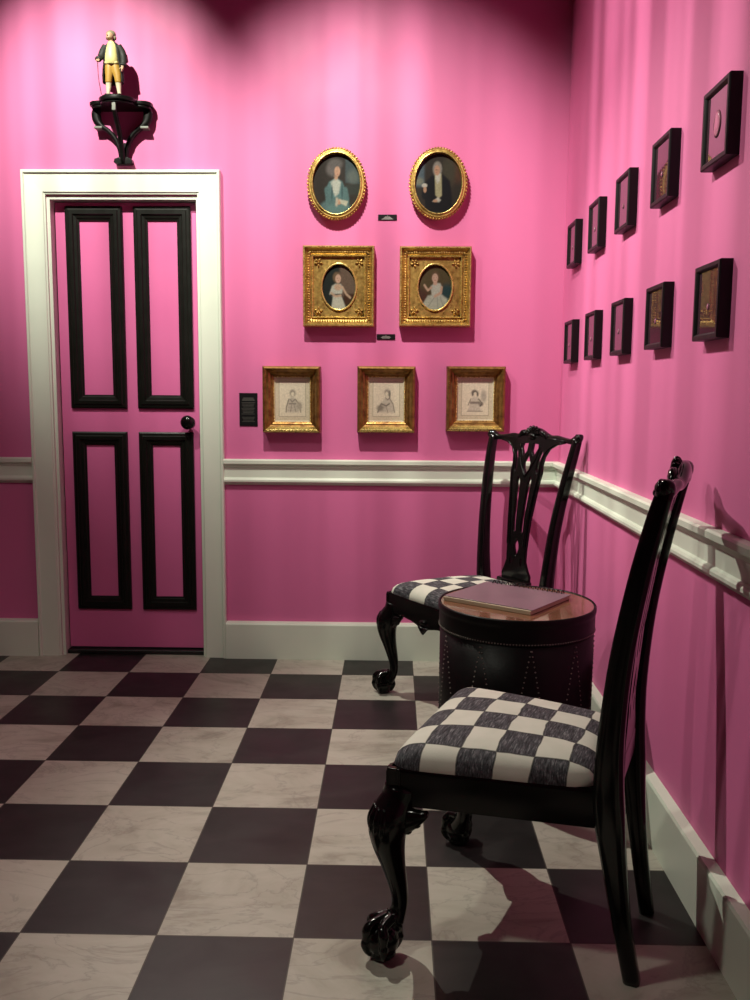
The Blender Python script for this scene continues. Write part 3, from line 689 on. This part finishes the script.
bm = bmesh.new(); ball(bm, (-.003, .0015, .2525), .0165, 20, (1.0, 1.0, .95)); ball(bm, (.0095, .002, .239), .0072, 12, (.8, 1.1, 1.3)); ball(bm, (-.0165, .003, .239), .006, 12, (.8, 1, 1.3)); ball(bm, (0, .012, .232), .007, 12, (1, 1, 1.4))
new_obj('hair', bm, M['f_hair'], fig, True)
bm = bmesh.new(); tube(bm, [(-.0415, -.036, .146, .0024), (-.0415, -.036, .138, .0013), (-.040, -.033, .07, .0012), (-.036, -.020, .0095, .0012)], 8)
new_obj('cane', bm, plain('dark cane', (.03, .01, .015), .4), fig, True)

# ------------------------------------------------------------------ chairs
def back_x(z):      # the raked curve of the chair back (local x against height)
    return float(np.interp(z, [0, .12, .25, .36, .44, .56, .70, .85, .95, 1.03], [-.274, -.252, -.234, -.222, -.218, -.222, -.236, -.262, -.284, -.305]))
def make_chair(loc, rz, label):
    root = empty('dining_chair', loc, rz, label=label, cat='chair', group='black carved chairs with checked seats')
    zs, zb = .418, .335
    # seat rail: four boards with serpentine lower edge at the front
    bm = bmesh.new()
    F, Bk, yf, yb = .229, -.205, .251, .176
    def board(p, q, inw, lower, n=16):
        p, q = Vector(p), Vector(q); inw = Vector(inw)*.026
        rows = []
        for k in range(n+1):
            t = k/n; c = p.lerp(q, t); zl = lower(t)
            rows.append([bm.verts.new((c.x, c.y, zl)), bm.verts.new((c.x, c.y, zs-.010)), bm.verts.new((c.x+inw.x*.2, c.y+inw.y*.2, zs)), bm.verts.new((c.x+inw.x, c.y+inw.y, zs)), bm.verts.new((c.x+inw.x, c.y+inw.y, zl))])
        for a_, b_ in zip(rows, rows[1:]):
            for i in range(5): bm.faces.new((a_[i], a_[(i+1) % 5], b_[(i+1) % 5], b_[i]))
        bm.faces.new(rows[0]); bm.faces.new(list(reversed(rows[-1])))
    flat = lambda t: zb
    board((F, -yf, 0), (F, yf, 0), (-1, 0, 0), lambda t: zb-.018*max(0, 1-abs(t-.5)/.16)+.006*max(0, 1-abs(abs(t-.5)-.3)/.12), 24)
    board((F, yf, 0), (Bk, yb, 0), (0, -1, 0), flat); board((F, -yf, 0), (Bk, -yb, 0), (0, 1, 0), flat); board((Bk, -yb, 0), (Bk, yb, 0), (1, 0, 0), flat)
    for s in (1, -1): box(bm, F-.032, F-.0015, min(s*(yf-.032), s*(yf-.0015)), max(s*(yf-.032), s*(yf-.0015)), .338, zs-.001)
    bevel(new_obj('seat_rail', bm, M['ebony'], root), .003)
    bm = bmesh.new()      # shell carved at the middle of the front rail
    for k in range(7):
        t = (k-3)*.36; ball(bm, (F+.002, math.sin(t)*.018, zb-.006-math.cos(t)*.014), .010, 10, (.9, .62, 1.6), Matrix.Rotation(-t, 3, 'X'))
    ball(bm, (F+.003, 0, zb+.012), .013, 12, (.8, 1.5, .8))
    new_obj('carved_shell', bm, M['ebony'], root, True)
    # cushion
    bm = bmesh.new(); n = 26; g = []
    for i in range(n+1):
        row = []
        for j in range(n+1):
            u, v = -1+2*i/n, -1+2*j/n
            U = math.copysign(1-(1-abs(u))**1.5, u); V = math.copysign(1-(1-abs(v))**1.5, v)
            e = max(abs(U), abs(V)); r = (abs(U)**12+abs(V)**12)**(1/12); k = e/r if r > 1e-6 else 1
            uu, vv = U*k, V*k
            hw = (yf+yb)/2+(yf-yb)/2*uu-.002
            x = (F+Bk)/2+.004+uu*((F-Bk)/2-.006); y = vv*hw
            z = zs-.002+.046*(1-e**8)**.5+.016*(1-uu*uu)*(1-vv*vv)
            row.append(bm.verts.new((x, y, z)))
        g.append(row)
    for i in range(n):
        for j in range(n): bm.faces.new((g[i][j], g[i+1][j], g[i+1][j+1], g[i][j+1]))
    loop = [g[i][0] for i in range(n+1)]+[g[n][j] for j in range(1, n+1)]+[g[i][n] for i in range(n-1, -1, -1)]+[g[0][j] for j in range(n-1, 0, -1)]
    low = [bm.verts.new((v.co.x*.97, v.co.y*.97, zs-.012)) for v in loop]
    for k in range(len(loop)): j = (k+1) % len(loop); bm.faces.new((loop[k], loop[j], low[j], low[k]))
    bm.faces.new(low)
    new_obj('seat_cushion', bm, M['seat'], root, True)
    # front legs
    for s in (1, -1):
        e = Vector((.707, .707*s, 0)); c = Vector((F, yf*s, 0))
        P = lambda off, z: c+e*off+Vector((0, 0, z))
        bm = bmesh.new()
        path = [(-.036, .372, .034), (-.030, .345, .036), (-.014, .312, .042), (-.006, .282, .0405), (-.008, .25, .035), (-.018, .205, .0265), (-.030, .155, .0205), (-.036, .118, .0175), (-.034, .095, .0170), (-.026, .076, .020), (-.014, .058, .024)]
        loft(bm, [tuple(P(o, z))+(r, r) for o, z, r in path], 20, 6, 2.3, up=tuple(e))
        leg = new_obj('leg', bm, M['ebony'], root, True)
        bm = bmesh.new()      # knee brackets scrolling under the rails on both sides
        for a in (Vector((-1, 0, 0)), Vector((0, -s, 0))):
            st = c+e*-.012
            loft(bm, [tuple(st+a*d_+Vector((0, 0, z)))+(hh, tt) for d_, z, hh, tt in ((.012, .298, .036, .015), (.034, .306, .028, .015), (.056, .315, .020, .0135), (.072, .322, .012, .011), (.082, .329, .006, .008))], 14, 5, 2.6, up=(0, 0, 1))
            ball(bm, st+a*.058+Vector((0, 0, .300)), .009, 12, (1.2, 1.2, .8)); ball(bm, st+a*.040+Vector((0, 0, .285)), .010, 12)
        for q in (-.8, -.4, 0, .4, .8):
            d_ = Matrix.Rotation(q, 3, 'Z') @ e
            tube(bm, [tuple(c+e*-.012+d_*.030+Vector((0, 0, .335)))+(.006,), tuple(c+e*-.010+d_*.040+Vector((0, 0, .305)))+(.0075,), tuple(c+e*-.010+d_*.036+Vector((0, 0, .270)))+(.006,), tuple(c+e*-.012+d_*.030+Vector((0, 0, .235)))+(.003,)], 8)
        new_obj('knee_carving', bm, M['ebony'], leg, True)
        bm = bmesh.new()      # claw and ball
        fc = c+e*.001+Vector((-.002, s*.012, .039)); ball(bm, fc, .036, 24, (1, 1, 1.0))
        lathe(bm, [(.001, 0), (.020, 0), (.028, .006), (.030, .012)], 20, center=(fc.x, fc.y, 0))
        for q in (0, 1.25, -1.25, PI):
            d_ = Matrix.Rotation(q, 3, 'Z') @ e; R_ = 1.0
            base = c+e*-.022+Vector((0, s*.008, 0))
            pt = lambda rr, z: fc+d_*rr+Vector((0, 0, z-.039))
            b0 = base+Vector((0, 0, .086))+d_*.010
            tube(bm, [tuple(b0)+(.011,), tuple(pt(.024, .078))+(.0105,), tuple(pt(.034, .066))+(.0125,), tuple(pt(.0385, .048))+(.008,), tuple(pt(.0395, .036))+(.0100,), tuple(pt(.036, .020))+(.0065,), tuple(pt(.029, .008))+(.0035,)], 12, 5, up=(0, 0, 1) if False else (d_.y, -d_.x, 0))
        fo = new_obj('claw_foot', bm, M['ebony'], leg); remesh(fo, .0028, 1)
    # back legs running up into the back posts
    for s in (1, -1):
        bm = bmesh.new()
        yv = lambda z: float(np.interp(z, [0, .2, .42, .7, 1.0], [.134, .158, .180, .204, .236]))
        dims = [(0, .0165, .0165), (.06, .017, .017), (.15, .019, .018), (.28, .025, .019), (.36, .030, .020), (.44, .029, .020), (.55, .025, .019), (.70, .022, .018), (.85, .020, .017), (.96, .018, .016), (1.028, .016, .015)]
        loft(bm, [(back_x(z), s*yv(z), z, rx_, ry_) for z, rx_, ry_ in dims], 16, 4, 5.0, up=(1, 0, 0))
        new_obj('back_post', bm, M['ebony'], root, True)
    # crest rail with ears and central carving
    bm = bmesh.new(); bx = lambda z, o=0: back_x(z)+o
    crest = [(-.258, 1.036, .007, .009), (-.248, 1.036, .015, .013), (-.232, 1.028, .016, .016), (-.205, 1.019, .013, .0115), (-.165, 1.022, .0115, .0105), (-.125, 1.027, .0115, .012), (-.092, 1.025, .0115, .013), (-.060, 1.030, .013, .018), (-.030, 1.040, .014, .021), (0, 1.044, .015, .022)]
    crest = crest+[(-y, z, a_, b_) for y, z, a_, b_ in reversed(crest[:-1])]
    loft(bm, [(bx(z)+.012*(1-(y/.25)**2)*-1, y, z, a_, b_) for y, z, a_, b_ in crest], 16, 4, 2.2, up=(1, 0, 0))
    cr = new_obj('crest_rail', bm, M['ebony'], root, True)
    for s in (1, -1):
        bm = bmesh.new()
        ball(bm, (bx(1.03)+.004, s*.247, 1.032), .0145, 14, (1.1, .9, 1.05)); ball(bm, (bx(1.02)+.012, s*.236, 1.022), .009, 12)
        tube(bm, [(bx(1.04)+.006, s*.234, 1.043, .005), (bx(1.04)+.010, s*.250, 1.042, .005), (bx(1.03)+.011, s*.258, 1.028, .0045), (bx(1.02)+.011, s*.248, 1.017, .004)], 8)
        new_obj('ear_scroll', bm, M['ebony'], cr, True)
    bm = bmesh.new()
    for k in range(7):
        t = (k-3)*.42; ball(bm, (bx(1.03)+.002, math.sin(t)*.027, 1.040+math.cos(t)*.016), .0115, 10, (1.0, .6, 1.6), Matrix.Rotation(t*-1, 3, 'X'))
    ball(bm, (bx(1.03)+.010, 0, 1.030), .013, 12, (.8, 1.5, 1.0))
    for s in (1, -1):
        tube(bm, [(bx(1.03)+.004, s*.020, 1.046, .008), (bx(1.03)+.004, s*.050, 1.046, .010), (bx(1.03)+.004, s*.066, 1.038, .010), (bx(1.03)+.006, s*.078, 1.024, .006)], 8)
    new_obj('crest_carving', bm, M['ebony'], cr, True)
    # pierced splat, cut as a flat board and bent to the rake of the back
    half = [(.076, .455), (.078, .480), (.064, .505), (.052, .535), (.052, .57), (.055, .63), (.062, .70), (.071, .78), (.081, .86), (.086, .890), (.082, .92), (.088, .955), (.105, .985), (.140, 1.003), (.175, 1.010), (.175, 1.020), (.10, 1.026), (.05, 1.030), (0, 1.034)]
    outline = half+[(-y, z) for y, z in reversed(half[:-1])]
    def lens(cy, cz, w_, h_, tilt=0, n=10):
        pts = [(w_*math.sin(t)**1.0, h_*math.cos(t)) for t in np.linspace(0, 2*PI, n*2, endpoint=False)]
        return [(cy+y*math.cos(tilt)-z*math.sin(tilt), cz+y*math.sin(tilt)+z*math.cos(tilt)) for y, z in pts]
    holes = []
    for s in (1, -1):
        holes.append([(s*y, z) for y, z in ((.0125, .650), (.0290, .650), (.0335, .74), (.042, .850), (.038, .876), (.029, .872), (.020, .850), (.0155, .74))])
        holes.append(lens(s*.030, .535, .0070, .018, 0))
        holes.append([(s*y, z) for y, z in ((.058, .880), (.066, .900), (.069, .935), (.080, .965), (.076, .978), (.064, .972), (.056, .945), (.052, .905))])
        holes.append([(s*y, z) for y, z in ((.012, .972), (.028, .948), (.048, .985), (.044, 1.002), (.012, 1.004))])
    holes.append([(0, .632), (.014, .600), (.015, .585), (0, .545), (-.015, .585), (-.017, .600)])
    holes.append([(0, .876), (.016, .902), (.020, .925), (0, .966), (-.020, .925), (-.016, .902)])
    cu = bpy.data.curves.new('splat_outline', 'CURVE'); cu.dimensions = '2D'; cu.fill_mode = 'BOTH'; cu.extrude = .0045; cu.bevel_depth = .0018; cu.bevel_resolution = 1
    for poly in [outline]+holes:
        sp = cu.splines.new('POLY'); sp.points.add(len(poly)-1); sp.use_cyclic_u = True
        for p_, (y, z) in zip(sp.points, poly): p_.co = (y, z, 0, 1)
    tmp = bpy.data.objects.new('tmp', cu); COL.objects.link(tmp)
    me = bpy.data.meshes.new_from_object(tmp.evaluated_get(bpy.context.evaluated_depsgraph_get()))
    bpy.data.objects.remove(tmp); bm = bmesh.new(); bm.from_mesh(me); bpy.data.meshes.remove(me); bpy.data.curves.remove(cu)
    for z in np.arange(.46, 1.03, .02):
        bmesh.ops.bisect_plane(bm, geom=bm.verts[:]+bm.edges[:]+bm.faces[:], plane_co=(0, z, 0), plane_no=(0, 1, 0))
    for v in bm.verts:
        y, z, t = v.co; v.co = (back_x(z)+t-.010*max(0, 1-(z-.46)*2), y, z)
    sp_ = new_obj('splat', bm, M['ebony'], root)
    bm = bmesh.new()      # raised ribbon edges on the front of the splat
    for s in (1, -1):
        for path in ([(.045, .60), (.052, .70), (.064, .80), (.075, .88), (.077, .93), (.092, .975), (.13, 1.003), (.165, 1.012)], [(.0, .872), (.022, .905), (.048, .955), (.054, 1.0)]):
            tube(bm, [(back_x(z)+.0065, s*y, z, .003) for y, z in path], 8, 4)
    new_obj('ribbon_carving', bm, M['ebony'], sp_, True)
    bm = bmesh.new(); prism(bm, [(-.218, -.090), (-.200, -.084), (-.196, .0), (-.200, .084), (-.218, .090), (-.236, .085), (-.236, -.085)], .405, .462)
    bevel(new_obj('splat_shoe', bm, M['ebony'], root), .005)
    return root
make_chair((.812, -1.968, 0), 2.756, 'black carved chair with a checked seat, the nearer one, seen from its side')
make_chair((.822, -.538, 0), 3.748, 'black carved chair with a checked seat, the farther one, behind the drum table')

# ------------------------------------------------------------------ drum table and book
DT = (.907, -1.165); R0 = .245
dt = empty('drum_table', (DT[0], DT[1], 0), label='round black drum table with studded sides standing between the two chairs', cat='table')
dt['category'] = 'table'; ZT = .5506
bm = bmesh.new(); lathe(bm, [(.001, .0), (.238, .0), (.2435, .004), (.2435, .045), (.2405, .050), (.239, .055), (.239, .24), (.239, .472), (.001, .472)], 96)
new_obj('drum_body', bm, M['leather'], dt, True)
bm = bmesh.new(); lathe(bm, [(.22, .470), (.2405, .472), (.242, .476), (.242, .520), (.242, .527), (.2438, .530), (.245, .535), (.245, .5465), (.2422, .5506), (.2385, .5500), (.2368, .545), (.2360, .535), (.22, .533)], 96)
new_obj('top_band', bm, M['leather'], dt, True)
bm = bmesh.new(); lathe(bm, [(.001, .526), (.2362, .526), (.2362, .5475), (.001, .5475)], 96)
new_obj('table_top', bm, M['copper'], dt, False)
bm = bmesh.new()
def stud(a, z, r): ball(bm, (r*math.cos(a), r*math.sin(a), z), .0025, 6)
for k in range(170): stud(2*PI*k/170, .478, .2415)
NZ = 10
for k in range(NZ):
    a0 = -1.52+2*PI*k/NZ
    for s in (1, -1):
        for j in range(26):
            t = (j+.5)/26; stud(a0+s*t*PI/NZ, .466-t*.40, .2395)
tag(new_obj('nailhead_studs', bm, M['stud'], dt, True), kind='stuff', label='rows of dull metal nailheads')

bk = empty('ring_bound_book', (0, 0, 0), label='ring-bound book with a mauve cover lying on the drum table', cat='book')
q = [Vector(p) for p in ((.690, -1.150), (.828, -.930), (1.082, -1.110), (.938, -1.338))]
ctr = sum(q, Vector((0, 0)))/4
ux = ((q[2]-q[1])+(q[3]-q[0])).normalized(); uy = Vector((-ux.y, ux.x)); LX = ((q[2]-q[1]).length+(q[3]-q[0]).length)/4; LY = ((q[1]-q[0]).length+(q[2]-q[3]).length)/4
bk.location = (ctr.x, ctr.y, .5482); bk.rotation_euler = (0, 0, math.atan2(ux.y, ux.x))
bm = bmesh.new(); box(bm, -LX+.002, LX-.004, -LY-.006, LY-.004, .0, .012); bevel(new_obj('page_block', bm, M['paper'], bk), .001)
bm = bmesh.new(); box(bm, -LX, LX, -LY, LY-.002, .0125, .0150); bevel(new_obj('cover', bm, M['mauve'], bk), .0008)
bm = bmesh.new()
for k in range(16):
    x = -LX+.03+k*(2*LX-.06)/15
    loop = [(x, LY-.002+.010*math.cos(t), .0125+.0105*math.sin(t), .0020) for t in np.linspace(0, 2*PI, 13)]
    tube(bm, loop, 6, 1, up=(1, 0, 0))
new_obj('binding_rings', bm, M['wire'], bk, True)
